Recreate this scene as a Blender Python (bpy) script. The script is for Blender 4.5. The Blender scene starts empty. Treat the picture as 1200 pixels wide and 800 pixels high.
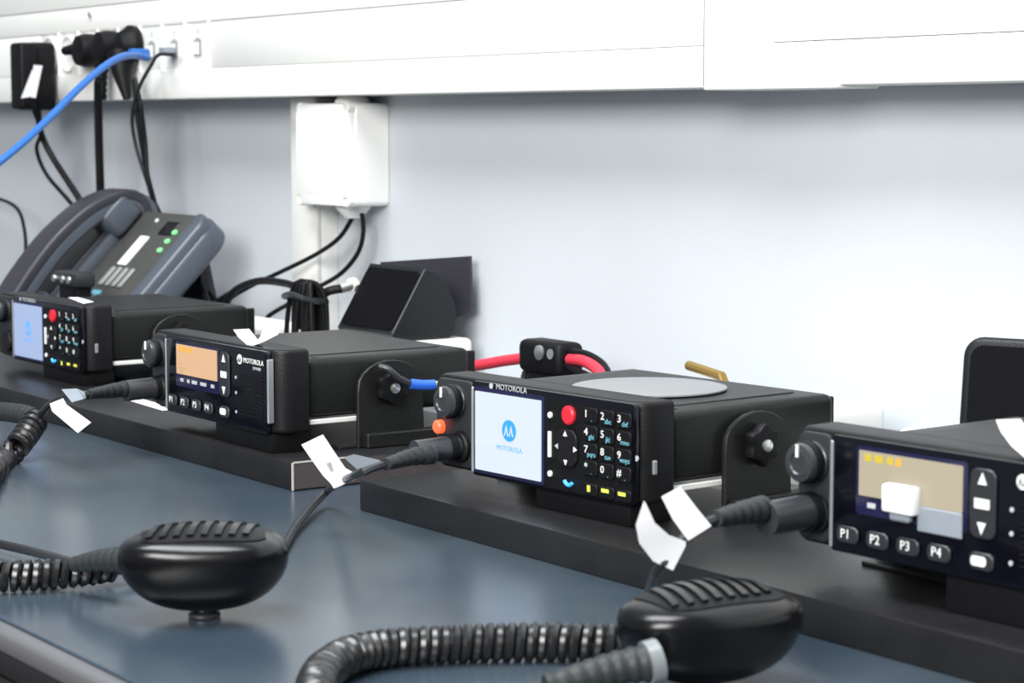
import bpy, bmesh, math, random
from mathutils import Matrix, Vector
random.seed(7)
SC = bpy.context.scene
COL = SC.collection

# ---------------------------------------------------------------- camera, world, light, exposure
cd = bpy.data.cameras.new('camera'); cam = bpy.data.objects.new('camera', cd); COL.objects.link(cam)
cam.location = (0, 0, .2375)
cam.rotation_euler = (math.radians(90 - 5.7106), 0, math.radians(55.0664))
cd.sensor_width = 36; cd.lens = 76.5; cd.clip_start = .05; cd.clip_end = 30
cd.dof.use_dof = True; cd.dof.focus_distance = 1.38; cd.dof.aperture_fstop = 18
SC.camera = cam
w = bpy.data.worlds.new('room_light'); SC.world = w; w.use_nodes = True
w.node_tree.nodes['Background'].inputs[0].default_value = (.86, .93, 1, 1)
w.node_tree.nodes['Background'].inputs[1].default_value = .24
def area(name, loc, target, sx, sy, power, col):
    l = bpy.data.lights.new(name, 'AREA'); l.shape = 'RECTANGLE'; l.size = sx; l.size_y = sy; l.energy = power; l.color = col
    o = bpy.data.objects.new(name, l); COL.objects.link(o); o.location = loc
    o.rotation_euler = (Vector(target) - Vector(loc)).to_track_quat('-Z', 'Y').to_euler()
area('window_light', (.35, -1.55, 1.25), (-1.0, 1.0, .1), 1.6, 1.1, 98, (1, .985, .96))
area('ceiling_light', (-1.1, .1, 2.0), (-1.2, .6, 0), 1.8, .8, 62, (.95, .98, 1))
SC.view_settings.view_transform = 'Standard'; SC.view_settings.look = 'None'
SC.view_settings.gamma = 1; SC.view_settings.exposure = .27; SC.view_settings.use_curve_mapping = False

# ---------------------------------------------------------------- materials
def mat(name, col, rough=.5, metal=0, bump=0, bscale=400, var=0, vscale=30, emit=None, estr=1, spec=.5, col2=None, coat=0):
    m = bpy.data.materials.new(name); m.use_nodes = True; nt = m.node_tree; b = nt.nodes['Principled BSDF']
    b.inputs['Base Color'].default_value = (*col, 1); b.inputs['Roughness'].default_value = rough
    b.inputs['Metallic'].default_value = metal; b.inputs['Specular IOR Level'].default_value = spec
    b.inputs['Coat Weight'].default_value = coat; b.inputs['Coat Roughness'].default_value = .12
    tc = nt.nodes.new('ShaderNodeTexCoord')
    if var or col2:
        n = nt.nodes.new('ShaderNodeTexNoise'); n.inputs['Scale'].default_value = vscale; n.inputs['Detail'].default_value = 5
        nt.links.new(tc.outputs['Object'], n.inputs['Vector'])
        mx = nt.nodes.new('ShaderNodeMix'); mx.data_type = 'RGBA'
        c2 = col2 or tuple(c * (1 - var) for c in col)
        mx.inputs[6].default_value = (*col, 1); mx.inputs[7].default_value = (*c2, 1)
        rp = nt.nodes.new('ShaderNodeValToRGB'); rp.color_ramp.elements[0].position = .35; rp.color_ramp.elements[1].position = .68
        nt.links.new(n.outputs['Fac'], rp.inputs[0]); nt.links.new(rp.outputs[0], mx.inputs[0])
        nt.links.new(mx.outputs[2], b.inputs['Base Color'])
    if bump:
        n = nt.nodes.new('ShaderNodeTexNoise'); n.inputs['Scale'].default_value = bscale; n.inputs['Detail'].default_value = 3
        nt.links.new(tc.outputs['Object'], n.inputs['Vector'])
        bp = nt.nodes.new('ShaderNodeBump'); bp.inputs['Strength'].default_value = bump; bp.inputs['Distance'].default_value = .0006
        nt.links.new(n.outputs['Fac'], bp.inputs['Height']); nt.links.new(bp.outputs[0], b.inputs['Normal'])
    if emit:
        b.inputs['Emission Color'].default_value = (*emit, 1); b.inputs['Emission Strength'].default_value = estr
    return m
M = dict(
 wall=mat('painted wall', (.565, .60, .635), .6, bump=.25, bscale=250, var=.05, vscale=5),
 trunk=mat('white trunking plastic', (.82, .82, .79), .35, var=.03, vscale=8),
 white=mat('white plastic', (.86, .86, .84), .35),
 offwhite=mat('off-white plastic', (.72, .72, .69), .45),
 seam_shade=mat('grey seam shade', (.20, .20, .21), .7),  # shade of the joint gap put into a grey
 recess=mat('socket recess', (.35, .35, .34), .5),
 desk=mat('dark blue laminate', (.032, .048, .068), .25, bump=.10, bscale=900, col2=(.055, .074, .090), vscale=9, spec=1.0),
 edge=mat('desk edge band', (.10, .10, .105), .35, spec=.6),
 darkedge=mat('desk underside', (.010, .010, .011), .5),
 floor=mat('dark floor', (.03, .03, .033), .6, var=.3),
 tray=mat('black painted board', (.013, .013, .014), .36, bump=.4, bscale=350, var=.35, vscale=25, spec=.45),
 trayend=mat('bare board end', (.060, .048, .050), .7, bump=.4, var=.3, vscale=60),
 worn=mat('worn pale edge', (.45, .42, .38), .7),
 black=mat('black textured plastic', (.009, .009, .010), .40, bump=.3, bscale=900, spec=.20),
 cast=mat('black cast metal', (.012, .0125, .0125), .38, bump=.25, bscale=700, spec=.26, var=.2, vscale=50),
 gloss=mat('black glossy plastic', (.003, .003, .006), .13, spec=.35),
 soft=mat('black rubber', (.005, .005, .006), .5, spec=.2),
 mic=mat('black microphone shell', (.002, .002, .0025), .25, bump=.06, bscale=1200, spec=.42),
 cord=mat('coiled cord rubber', (.010, .010, .011), .30, spec=.7),
 grey=mat('dark grey plastic', (.020, .022, .025), .38),
 knob=mat('knob grey', (.030, .032, .036), .32, spec=.6),
 strip=mat('bezel trim grey', (.25, .27, .28), .3, metal=.3),
 silver=mat('bright metal', (.75, .75, .74), .3, metal=.9),
 brass=mat('brass', (.36, .24, .07), .4, metal=.6),
 navy=mat('display surround', (.012, .012, .045), .15),
 lcd_white=mat('bright colour display', (.1, .1, .12), .15, emit=(.76, .87, 1.0), estr=.70),
 lcd_blue=mat('pale blue display', (.1, .1, .12), .15, emit=(.42, .57, .90), estr=.60),
 lcd_orange=mat('amber display', (.12, .08, .05), .3, emit=(.80, .50, .28), estr=.68),
 lcd_beige=mat('beige display', (.08, .07, .05), .3, emit=(.42, .37, .27), estr=.86),
 ink_orange=mat('orange display pixels', (.5, .2, .02), .4, emit=(.72, .33, .05), estr=.6),
 ink_olive=mat('olive display pixels', (.3, .24, .02), .4, emit=(.42, .33, .03), estr=.6),
 ink_tan=mat('tan display pixels', (.3, .2, .1), .4, emit=(.45, .26, .13), estr=.6),
 ink_blue=mat('blue display pixels', (.02, .15, .6), .4, emit=(.03, .27, .80), estr=.7),
 ink_blue2=mat('soft blue display pixels', (.05, .2, .5), .4, emit=(.15, .38, .85), estr=.6),
 legend=mat('backlit white legend', (.55, .56, .55), .4, emit=(.9, .93, .9), estr=.35),
 teal=mat('backlit teal legend', (.12, .32, .38), .4, emit=(.10, .30, .38), estr=.5),
 yellow=mat('backlit yellow legend', (.6, .62, .08), .4, emit=(.60, .62, .10), estr=.5),
 red=mat('red button', (.55, .015, .03), .35, emit=(.6, .01, .03), estr=.25),
 callblue=mat('blue call symbol', (.05, .35, .75), .4, emit=(.05, .35, .8), estr=.5),
 led=mat('glowing orange lamp', (.6, .08, .03), .4, emit=(1, .13, .045), estr=.85),
 green=mat('green lamp', (.2, .6, .25), .4, emit=(.18, .55, .2), estr=.45),
 print=mat('faded white print', (.45, .47, .50), .4),
 paper=mat('white paper label', (.88, .88, .90), .6),
 pencil=mat('pencil mark', (.35, .35, .37), .7),
 clear=mat('grey block foot and tail', (.24, .27, .31), .25),
 bluecable=mat('blue network cable', (.02, .13, .45), .4),
 redcable=mat('red power cable', (.70, .04, .07), .4),
 blueterm=mat('blue crimp sleeve', (.02, .11, .55), .35),
 limeterm=mat('yellow green tip', (.55, .65, .12), .4),
 phone=mat('slate telephone plastic', (.075, .090, .115), .33),
 phonetop=mat('violet grey plastic', (.032, .031, .040), .4),
 phoneface=mat('charcoal telephone face', (.065, .066, .062), .4, var=.15, vscale=60),
 phonekey=mat('pale grey key', (.25, .26, .25), .4),
 reflection_grey=mat('pale grey painted reflection', (.23, .235, .24), .35),  # reflected light put into a pale grey colour
 boot=mat('grey rubber sleeve', (.022, .026, .027), .5, spec=.35),
 speaker=mat('speaker shell', (.012, .014, .015), .42, spec=.3, bump=.4, bscale=800),
 speakerface=mat('speaker grille black', (.003, .003, .004), .7, spec=.1),
)

# ---------------------------------------------------------------- helpers
def add(name, bm, m, parent=None, smooth=35, mods=None):
    me = bpy.data.meshes.new(name); bm.normal_update(); bm.to_mesh(me); bm.free()
    me.materials.append(M[m] if isinstance(m, str) else m)
    if smooth:
        me.polygons.foreach_set('use_smooth', [True] * len(me.polygons)); me.set_sharp_from_angle(angle=math.radians(smooth))
    o = bpy.data.objects.new(name, me); COL.objects.link(o)
    if parent: o.parent = parent
    return o
def empty(name, loc, rz=0, rx=0, ry=0):
    o = bpy.data.objects.new(name, None); COL.objects.link(o); o.empty_display_size = .02
    o.location = loc; o.rotation_euler = (math.radians(rx), math.radians(ry), math.radians(rz)); return o
def tag(o, label, cat, group=None):
    o['label'] = label; o['category'] = cat
    if group: o['group'] = group
    return o
def T(x, y, z, rx=0, ry=0, rz=0):
    return Matrix.Translation((x, y, z)) @ Matrix.Rotation(math.radians(rz), 4, 'Z') @ Matrix.Rotation(math.radians(ry), 4, 'Y') @ Matrix.Rotation(math.radians(rx), 4, 'X')
def merge(bm, other):
    me = bpy.data.meshes.new('t'); other.to_mesh(me); other.free(); bm.from_mesh(me); bpy.data.meshes.remove(me); return bm
def box(x0, x1, y0, y1, z0, z1, bev=0, seg=2, bm=None, mtx=None):
    b = bmesh.new(); bmesh.ops.create_cube(b, size=1)
    for v in b.verts: v.co = Vector(((x0 + x1) / 2 + v.co.x * (x1 - x0), (y0 + y1) / 2 + v.co.y * (y1 - y0), (z0 + z1) / 2 + v.co.z * (z1 - z0)))
    if bev: bmesh.ops.bevel(b, geom=list(b.edges), offset=bev, segments=seg, profile=.5, affect='EDGES')
    if mtx: bmesh.ops.transform(b, matrix=mtx, verts=b.verts)
    return merge(bm, b) if bm else b
def prism(poly, z0, z1, bev=0, seg=2, bm=None, mtx=None):
    """polygon in xy, extruded z0..z1, bevelled on its rims"""
    b = bmesh.new(); lo = [b.verts.new((p[0], p[1], z0)) for p in poly]; hi = [b.verts.new((p[0], p[1], z1)) for p in poly]
    n = len(poly); b.faces.new(lo[::-1]); b.faces.new(hi)
    for i in range(n): b.faces.new((lo[i], lo[(i + 1) % n], hi[(i + 1) % n], hi[i]))
    bmesh.ops.recalc_face_normals(b, faces=b.faces)
    if bev:
        e = [e for e in b.edges if abs(e.verts[0].co.z - e.verts[1].co.z) < 1e-7]
        bmesh.ops.bevel(b, geom=e, offset=bev, segments=seg, profile=.5, affect='EDGES')
    if mtx: bmesh.ops.transform(b, matrix=mtx, verts=b.verts)
    return merge(bm, b) if bm else b
def rrect(x0, x1, y0, y1, r, n=5):
    if not isinstance(r, (list, tuple)): r = [r] * 4
    out = []
    for (cx, cy, a0, k) in ((x0, y0, 180, r[0]), (x1, y0, 270, r[1]), (x1, y1, 0, r[2]), (x0, y1, 90, r[3])):
        sx = 1 if cx == x0 else -1; sy = 1 if cy == y0 else -1
        for i in range(n + 1):
            a = math.radians(a0 + 90 * i / n); out.append((cx + sx * k + k * math.cos(a), cy + sy * k + k * math.sin(a)))
    return out
def lathe(prof, n=24, bm=None, mtx=None):
    """profile [(r, h)] about local z"""
    b = bmesh.new(); rings = []
    for r, h in prof: rings.append([b.verts.new((r * math.cos(2 * math.pi * i / n), r * math.sin(2 * math.pi * i / n), h)) for i in range(n)])
    for a, c in zip(rings, rings[1:]):
        for i in range(n): b.faces.new((a[i], a[(i + 1) % n], c[(i + 1) % n], c[i]))
    b.faces.new(rings[0][::-1]); b.faces.new(rings[-1]); bmesh.ops.recalc_face_normals(b, faces=b.faces)
    if mtx: bmesh.ops.transform(b, matrix=mtx, verts=b.verts)
    return merge(bm, b) if bm else b
def spline(pts, step=.006):
    P = [Vector(p) for p in pts]; P = [P[0] * 2 - P[1]] + P + [P[-1] * 2 - P[-2]]; out = []
    for i in range(1, len(P) - 2):
        n = max(2, int((P[i + 1] - P[i]).length / step))
        for k in range(n):
            t = k / n; a, b, c, d = P[i - 1:i + 3]
            out.append(.5 * ((2 * b) + (c - a) * t + (2 * a - 5 * b + 4 * c - d) * t * t + (3 * b - a - 3 * c + d) * t ** 3))
    out.append(P[-2]); return out
def sweep(path, sect, bm=None, up=Vector((0, 0, 1)), scale=None):
    """sweep a closed 2-D section (side, up) along a path"""
    b = bmesh.new(); rings = []; N = len(path); prev = None
    for i, p in enumerate(path):
        t = (path[min(i + 1, N - 1)] - path[max(i - 1, 0)]).normalized()
        if prev is None:
            s = t.cross(up)
            if s.length < 1e-3: s = t.cross(Vector((1, 0, 0)))
        else: s = prev - t * prev.dot(t)
        s.normalize(); prev = s; u = s.cross(t)
        k = scale(i / (N - 1)) if scale else 1
        rings.append([b.verts.new(p + s * x * k + u * y * k) for x, y in sect])
    n = len(sect)
    for a, c in zip(rings, rings[1:]):
        for i in range(n): b.faces.new((a[i], a[(i + 1) % n], c[(i + 1) % n], c[i]))
    b.faces.new(rings[0][::-1]); b.faces.new(rings[-1]); bmesh.ops.recalc_face_normals(b, faces=b.faces)
    return merge(bm, b) if bm else b
def circ(r, n=8): return [(r * math.cos(2 * math.pi * i / n), r * math.sin(2 * math.pi * i / n)) for i in range(n)]
def tube(pts, r, n=8, step=.006, bm=None, smooth=True):
    return sweep(spline(pts, step) if smooth else [Vector(p) for p in pts], circ(r, n), bm)
def coil(pts, R, r, pitch, n=6, per=14, taper=None):
    path = spline(pts, .003); L = [0]
    for a, b in zip(path, path[1:]): L.append(L[-1] + (b - a).length)
    tot = L[-1]; steps = int(tot / pitch * per); out = []; j = 0; prev = None
    for k in range(steps + 1):
        s = tot * k / steps
        while j < len(L) - 2 and L[j + 1] < s: j += 1
        f = (s - L[j]) / max(1e-9, L[j + 1] - L[j]); c = path[j].lerp(path[j + 1], f); t = (path[j + 1] - path[j]).normalized()
        sd = t.cross(Vector((0, 0, 1))).normalized() if prev is None else (prev - t * prev.dot(t)).normalized(); prev = sd
        u = sd.cross(t); a = 2 * math.pi * k / per; q = R * (taper(s / tot) if taper else 1)
        out.append(c + sd * math.cos(a) * q + u * math.sin(a) * q)
    return sweep(out, circ(r, n))
_tc = {}
def text_mesh(s, size, align='CENTER'):
    k = (s, size, align)
    if k not in _tc:
        c = bpy.data.curves.new('lettering', 'FONT'); c.body = s; c.size = size; c.align_x = align; c.align_y = 'CENTER'; c.extrude = .00008; c.resolution_u = 2
        o = bpy.data.objects.new('lettering', c); COL.objects.link(o); bpy.context.view_layer.update()
        _tc[k] = bpy.data.meshes.new_from_object(o.evaluated_get(bpy.context.evaluated_depsgraph_get()))
        bpy.data.objects.remove(o)
    return _tc[k]
def text(name, s, size, mtx, m, parent, align='CENTER', sx=1):
    b = bmesh.new(); b.from_mesh(text_mesh(s, size, align)); bmesh.ops.transform(b, matrix=mtx @ Matrix.Diagonal((sx, 1, 1, 1)), verts=b.verts)
    return add(name, b, m, parent, smooth=0)
def paper(quads, th=.0005, bm=None):
    """a folded strip of paper given as successive cross edges ((p,q),(p,q)...)"""
    b = bmesh.new(); rows = [(Vector(p), Vector(q)) for p, q in quads]; A = []
    for i, (p, q) in enumerate(rows):
        j = min(i + 1, len(rows) - 1); k = max(i - 1, 0)
        n = ((rows[j][0] - rows[k][0]).cross(q - p)).normalized() * th
        A.append([b.verts.new(v) for v in (p, q, q + n, p + n)])
    for a, c in zip(A, A[1:]):
        for i in range(4): b.faces.new((a[i], a[(i + 1) % 4], c[(i + 1) % 4], c[i]))
    b.faces.new(A[0][::-1]); b.faces.new(A[-1]); bmesh.ops.recalc_face_normals(b, faces=b.faces)
    return merge(bm, b) if bm else b
def struct(name, bm, m, parent=None, smooth=35):
    o = add(name, bm, m, parent, smooth)
    if not parent: o['kind'] = 'structure'
    return o

# ---------------------------------------------------------------- the setting
struct('wall_back', box(-4.2, 1.2, 1.065, 1.165, -.74, 1.6), 'wall')
struct('floor', box(-4.2, 2.0, -2.6, 1.165, -.80, -.74), 'floor')

# dado trunking along the wall: base, two lids, painted gap shadow, joint cover, screw
t = empty('trim_1', (-1.6, 1.065, .263)); t['kind'] = 'structure'
def tb(x0, x1, y0, y1, z0, z1, bev=.001): return box(x0 + 1.6, x1 + 1.6, y0 - 1.065, y1 - 1.065, z0 - .263, z1 - .263, bev)
add('trunking_base', tb(-4.2, 1.2, 1.018, 1.065, .2631, .46, .003), 'trunk', t)
add('lower_lip', tb(-4.2, -1.2078, 1.0132, 1.02, .2633, .2929, .001), 'trunk', t)
add('lower_lip', tb(-1.139, 1.2, 1.0132, 1.02, .2633, .2929, .001), 'trunk', t)
add('lid', tb(-1.979, -1.2078, 1.0137, 1.02, .2934, .3396, .0006), 'trunk', t)
add('lid', tb(-1.139, 1.2, 1.0137, 1.02, .2934, .3396, .0006), 'trunk', t)
add('lid', tb(-4.2, -2.411, 1.0137, 1.02, .2934, .3396, .0006), 'trunk', t)
add('upper_lip', tb(-4.2, -1.2078, 1.0130, 1.02, .3401, .366, .0008), 'trunk', t)
add('upper_lip', tb(-1.139, 1.2, 1.0130, 1.02, .3401, .366, .0008), 'trunk', t)
add('upper_lid', tb(-4.2, -1.2078, 1.0125, 1.02, .3668, .455, .0012), 'trunk', t)
add('upper_lid', tb(-1.139, 1.2, 1.0125, 1.02, .3668, .455, .0012), 'trunk', t)
add('joint_cover', tb(-1.2055, -1.144, 1.0085, 1.068, .2612, .46, .0015), 'trunk', t)
add('joint_rib', tb(-1.144, -1.137, 1.0065, 1.06, .2612, .46, .0015), 'white', t)
add('seam_shade', tb(-1.2079, -1.2054, 1.0105, 1.03, .2640, .455, 0), 'seam_shade', t)  # grey strip paints the shadow line in the joint gap
add('lower_tab', tb(-1.137, -1.070, 1.0115, 1.05, .2612, .2655, .0012), 'trunk', t)
add('fixing_screw', lathe([(.0035, 0), (.0035, .0015), (.002, .0025)], 12, mtx=Matrix.Translation((-2.266 + 1.6, 1.0125 - 1.065, .358 - .263)) @ T(0, 0, 0, 90)), 'silver', t)
# vertical mini trunking down the wall
t = empty('trim_2', (-1.84, 1.065, 0)); t['kind'] = 'structure'
add('trunking_base', box(-.022, .022, -.022, 0, 0, .262, .001), 'trunk', t)
add('lid', box(-.0235, .0235, -.026, -.020, 0, .2625, .0015), 'offwhite', t)

# ---------------------------------------------------------------- desk
d = tag(empty('desk', (-1.3, .72, -.74)), 'long dark blue laminate desk with a grey and black front edge standing against the wall', 'desk')
DZ = .74
def db(x0, x1, y0, y1, z0, z1, bev=0, seg=3): return box(x0 + 1.3, x1 + 1.3, y0 - .72, y1 - .72, z0 + DZ, z1 + DZ, bev, seg)
add('desktop', db(-3.4, .9, .3895, 1.0645, -.026, 0, .0006, 1), 'desk', d)
add('edge_band', db(-3.4, .9, .3785, .3892, -.011, -.0004, .0025), 'edge', d)
add('edge_band', db(-3.4, .9, .3815, .3892, -.024, -.0115, .002), 'darkedge', d)
add('front_rail', db(-3.4, .9, .384, .402, -.075, -.0262, .001), 'darkedge', d)
for x in (-3.3, -1.6, .8):
    add('leg', db(x - .03, x + .03, .42, 1.03, -DZ, -.0262, .002), 'darkedge', d)

# ---------------------------------------------------------------- two boards the radios stand on
def board(x0, x1, label):
    b = tag(empty('plinth_board', ((x0 + x1) / 2, .683, 0)), label, 'board'); h = (x1 - x0) / 2
    add('board', box(-h, h, 0, .210, 0, .019, .0012), 'tray', b)
    return b, h
b1, h = board(-2.35, -1.2265, 'black painted wooden board under the two left radios, its bare brownish end facing right')
add('bare_end', box(h - .0004, h + .0004, 0.0012, .2088, .0012, .0178), 'trayend', b1, 0)['label'] = 'unpainted brownish board end'
bm = box(h - .0006, h + .0005, -.0005, .0007, .0005, .0185); box(h - .0004, h + .0006, .0007, .05, .0182, .0192, bm=bm)
add('worn_edge', bm, 'worn', b1, 0)['label'] = 'pale chipped edge of the board end'
board(-1.1424, -.30, 'black painted wooden board under the two right radios, nearer the camera')

# ---------------------------------------------------------------- two-way radios
F = lambda u, v, w=0: T(u / 1000, w, v / 1000, 90)           # a frame on the radio's front: x right, y up, z towards the viewer
def radio(name, loc, yaw, kind, label, lcd, dim=1):
    r = tag(empty(name, loc, yaw), label, 'radio')
    W = .183; bz0, bz1 = (.0385, .176) if kind == 'keypad' else (.0245, .1745)
    if kind == 'keypad': bz1 = .1765
    plan = rrect(0, W, .0035, .0285, [.006, .0135, .002, .002], 6)
    add('control_head', prism(plan, -.003, .053, .0028, 3), 'black', r)
    add('front_panel', prism(rrect(bz0, bz1 + (.004 if kind == 'keypad' else 0), -.0035, .0518 if kind != 'keypad' else .0525, .0025, 3), 0, .0042, .0008, 2, mtx=T(0, .0042, 0, 90)), 'gloss', r)
    st = prism(rrect(bz0 - .0002, bz0 + .0018, -.002, .049, .0009, 3), 0, .0056, .0006, 1, mtx=T(0, .0048, 0, 90))
    add('trim_strip', st, 'strip', r)
    if kind != 'keypad':
        add('trim_strip', prism(rrect(.1752, .1772, .004, .047, .0009, 3), 0, .0048, .0006, 1, mtx=T(0, .0046, 0, 90)), 'strip', r)
    # knob side panel
    add('knob_panel', prism(rrect(.0015, bz0 - .001, -.001, .051, .005, 4), 0, .0030, .001, 2, mtx=T(0, .0045, 0, 90)), 'grey', r)
    ku, kv = (.0215, .0385) if kind == 'keypad' else (.0122, .0372)
    prof = [(.0098, 0), (.0098, .0015), (.0092, .002), (.0096, .0085), (.0088, .0105), (.0055, .0112), (.0048, .0104)]
    kn = add('volume_knob', lathe(prof, 28, mtx=T(ku, .0015, kv, 90)), 'knob', r)
    add('grip', lathe([(.0101, .0030), (.0104, .0036), (.0104, .0070), (.0101, .0076)], 16, mtx=T(ku, .0015, kv, 90)), 'soft', kn)
    add('pointer', box(-.0006, .0006, -.0008, .0002, .003, .009, mtx=T(ku, -.0098, kv)), 'legend', kn, 0)
    # microphone socket
    pu, pv = (.026, .0115) if kind == 'keypad' else (.0145, .0125)
    add('microphone_socket', lathe([(.0095, 0), (.0095, .003), (.0085, .0042)], 24, mtx=T(pu, .0022, pv, 90)), 'black', r)
    # body
    bd = box(.003, W - .004, .0280, .160, .0055, .0455, .0050, 3)
    add('body', bd, 'cast', r)
    top = prism(rrect(.020, W - .022, .036, .150, .010, 5), .0450, .0462, .0008, 1)
    add('lid_panel', top, 'cast', r)
    for i in range(9):
        x = .018 + i * .0182
        add('cooling_fin', box(x, x + .0035, .1595, .172, .009, .042, .0008, 1), 'cast', r)
    # screws
    for x, y in ((.014, .040), (W - .014, .040)):
        add('screw', lathe([(.0022, 0), (.0022, .0006)], 10, mtx=T(x, y, .0454)), 'grey', r)
    # mounting bracket
    foot = -(loc[2] - .019)
    br = add('bracket', box(-.002, W + .001, .050, .120, foot, foot + .0025, .0006, 1), 'cast', r)
    for s in (-1, 1):
        xs = -.0030 if s < 0 else W - .001
        arm = prism([(.064, foot), (.118, foot), (.116, .020)] + [(.090 + .026 * math.cos(math.radians(a)), .024 + .018 * math.sin(math.radians(a))) for a in range(10, 180, 17)] + [(.064, .020)], 0, .0034, .0007, 1,
                    mtx=Matrix.Translation((xs, 0, 0)) @ Matrix(((0, 0, 1, 0), (1, 0, 0, 0), (0, 1, 0, 0), (0, 0, 0, 1))))
        add('flange', box(xs - (.006 if s < 0 else 0), xs + .0034 + (.006 if s > 0 else 0), .068, .134, foot, foot + .010, .001, 1), 'cast', r)
        a = add('bracket_arm', arm, 'cast', r)
        kk = Matrix.Translation((xs + (.0034 if s > 0 else 0), .088, .0235)) @ Matrix.Rotation(math.radians(90 * s), 4, 'Y')
        lob = [((.0110 + .0012 * math.cos(6 * i * math.pi / 18)) * math.cos(i * math.pi / 18), (.0110 + .0012 * math.cos(6 * i * math.pi / 18)) * math.sin(i * math.pi / 18)) for i in range(36)]
        nb = add('hand_knob', prism(lob, .001, .0085, .0015, 2, mtx=kk), 'soft', r)
        add('screw', lathe([(.0035, .0085), (.0035, .010), (.002, .0105)], 12, mtx=kk), 'silver', nb)
    add('foot_block', box(.092, W - .01, .0045, .034, foot, -.0031, .001), 'soft', r)
    add('lit_bracket_edge', box(W - .0060, W - .0036, .030, .080, .0012, .0046, .0005, 1), 'offwhite', r)['label'] = 'lower metal edge with its lit look painted pale'  # off-white colour paints the light caught by the metal edge
    # ----- front panel details
    p = -.0003
    if kind == 'keypad':
        add('display_surround', prism(rrect(.0405, .1055, -.0015, .0495, .002, 3), 0, .0005, mtx=T(0, .0003, 0, 90)), 'navy', r, 0)
        sc = add('display', prism(rrect(.0425, .1030, .0005, .0468, .0006, 2), 0, .0005, mtx=T(0, p, 0, 90)), lcd, r, 0)
        q = p - .0006
        disc = add('logo_disc', lathe([(.0063, 0), (.0063, .0003)], 28, mtx=F(74.6, 26.5, q) @ Matrix.Diagonal((1, 1, 1, 1))), 'ink_blue' if dim == 1 else 'ink_blue2', r, 0)
        for s in (-1, 1):
            pk = [(s * .0003, -.0032), (s * .0022, .0032), (s * .0042, -.0032), (s * .0034, -.0032), (s * .0022, .0006), (s * .0011, -.0032)]
            add('logo_peak', prism(pk if s > 0 else pk[::-1], 0, .0002, mtx=F(74.6, 26.5, q - .0004)), lcd, disc, 0)
        text('display_text', 'MOTOROLA', .0042, F(74.6, 15.8, q), 'ink_blue2', r, sx=1.0)
        text('brand_text', 'MOTOROLA', .0046, F(76, 50.9, q + .0004), 'print', r, sx=1.1)
        add('brand_emblem', lathe([(.0017, 0), (.0017, .0002)], 16, mtx=F(57.5, 50.9, q + .0004)), 'print', r, 0)
        pad = add('keypad_panel', prism(rrect(.107, .1795, -.002, .0475, .003, 4), 0, .0006, mtx=T(0, .0003, 0, 90)), 'soft', r, 0)
        cols = (145.5, 159.2, 173); rows = (43, 33, 23.3, 13.6)
        dig = ('1', '2', '3', '4', '5', '6', '7', '8', '9', '*', '0', '#'); let = ('', 'abc', 'def', 'ghi', 'jkl', 'mno', 'pqrs', 'tuv', 'wxyz', '', '', '')
        for i in range(12):
            u, v = cols[i % 3], rows[i // 3]
            k = add('key', prism(rrect(-.0058, .0064, -.0042, .0042, .0018, 3), 0, .0014, .0004, 1, mtx=F(u + .4, v, -.0003)), 'soft', r)
            text('key_digit', dig[i], .0058, F(u - 2.2, v + .6, -.0019), 'legend', k, sx=1.15)
            text('key_letters', let[i] or '.', .0040, F(u + 2.4, v - 1.9, -.0019), 'teal', k)
        for j, s in enumerate(('P1', 'P2', 'P3')):
            k = add('key', prism(rrect(-.0058, .0064, -.0032, .0034, .0015, 3), 0, .0012, .0004, 1, mtx=F(cols[j] + .4, 1.6, -.0003)), 'soft', r)
            add('key_symbol', prism([(-.0030, .0002), (.0030, .0002), (.0030, .0022), (-.0030, .0022)] if j else [(-.0012, -.001), (.0012, -.001), (.0012, .0025), (-.0012, .0025)], 0, .0002, mtx=F(cols[j], 1.6, -.0016)), 'yellow', k, 0)
        # navigation cluster
        nav = add('navigation_pad', prism(rrect(-.0085, .0085, -.0105, .0105, .006, 6), 0, .0015, .0005, 1, mtx=F(126.5, 22.6, -.0003)), 'black', r)
        tri = lambda a: prism([(.0019 * math.cos(math.radians(a + k)), .0019 * math.sin(math.radians(a + k))) for k in (0, 125, 235)], 0, .0003)
        for u, v, a in ((126, 30.4, 90), (134.3, 22.6, 0), (126.4, 14.8, 270), (118.8, 23, 180)):
            b = tri(a); bmesh.ops.transform(b, matrix=F(u, v, -.0021), verts=b.verts); add('arrow', b, 'legend' if a != 180 else 'print', nav, 0)
        add('menu_bar', box(-.001, .001, -.0072, .0072, 0, .0012, mtx=F(111, 23, -.0003)), 'legend', r, 0)
        for v in (39.6, 6.3):
            add('soft_key', lathe([(.0017, 0), (.0017, .001)], 14, mtx=F(111.2, v, -.0003)), 'legend', r)
        add('emergency_button', lathe([(.0053, 0), (.0053, .0016), (.0042, .0024)], 24, mtx=F(127.8, 41.2, -.0003)), 'red', r)['label'] = 'red round button'
        hs = tube([(-.0026, .0018, 0), (-.0018, -.0006, 0), (.0004, -.0020, 0), (.0028, -.0016, 0)], .0011, 6, .001)
        bmesh.ops.transform(hs, matrix=F(127.6, 3.6, -.0013) @ T(0, 0, 0, 0, 0, 25), verts=hs.verts)
        add('call_symbol', hs, 'callblue', r)['label'] = 'blue handset symbol'
        add('side_mark', lathe([(.0016, 0), (.0016, .0006)], 12, mtx=F(181.0, 23, .0020)), 'print', r)
        add('side_latch', box(-.0008, .0012, -.0015, .0015, 0, .008, .0006, 1, mtx=T(W - .0005, .0135, .013)), 'strip', r)
    else:
        add('display_surround', prism(rrect(.041, .1075, .0165, .0485, .002, 3), 0, .0005, mtx=T(0, .0003, 0, 90)), 'navy', r, 0)
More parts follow.
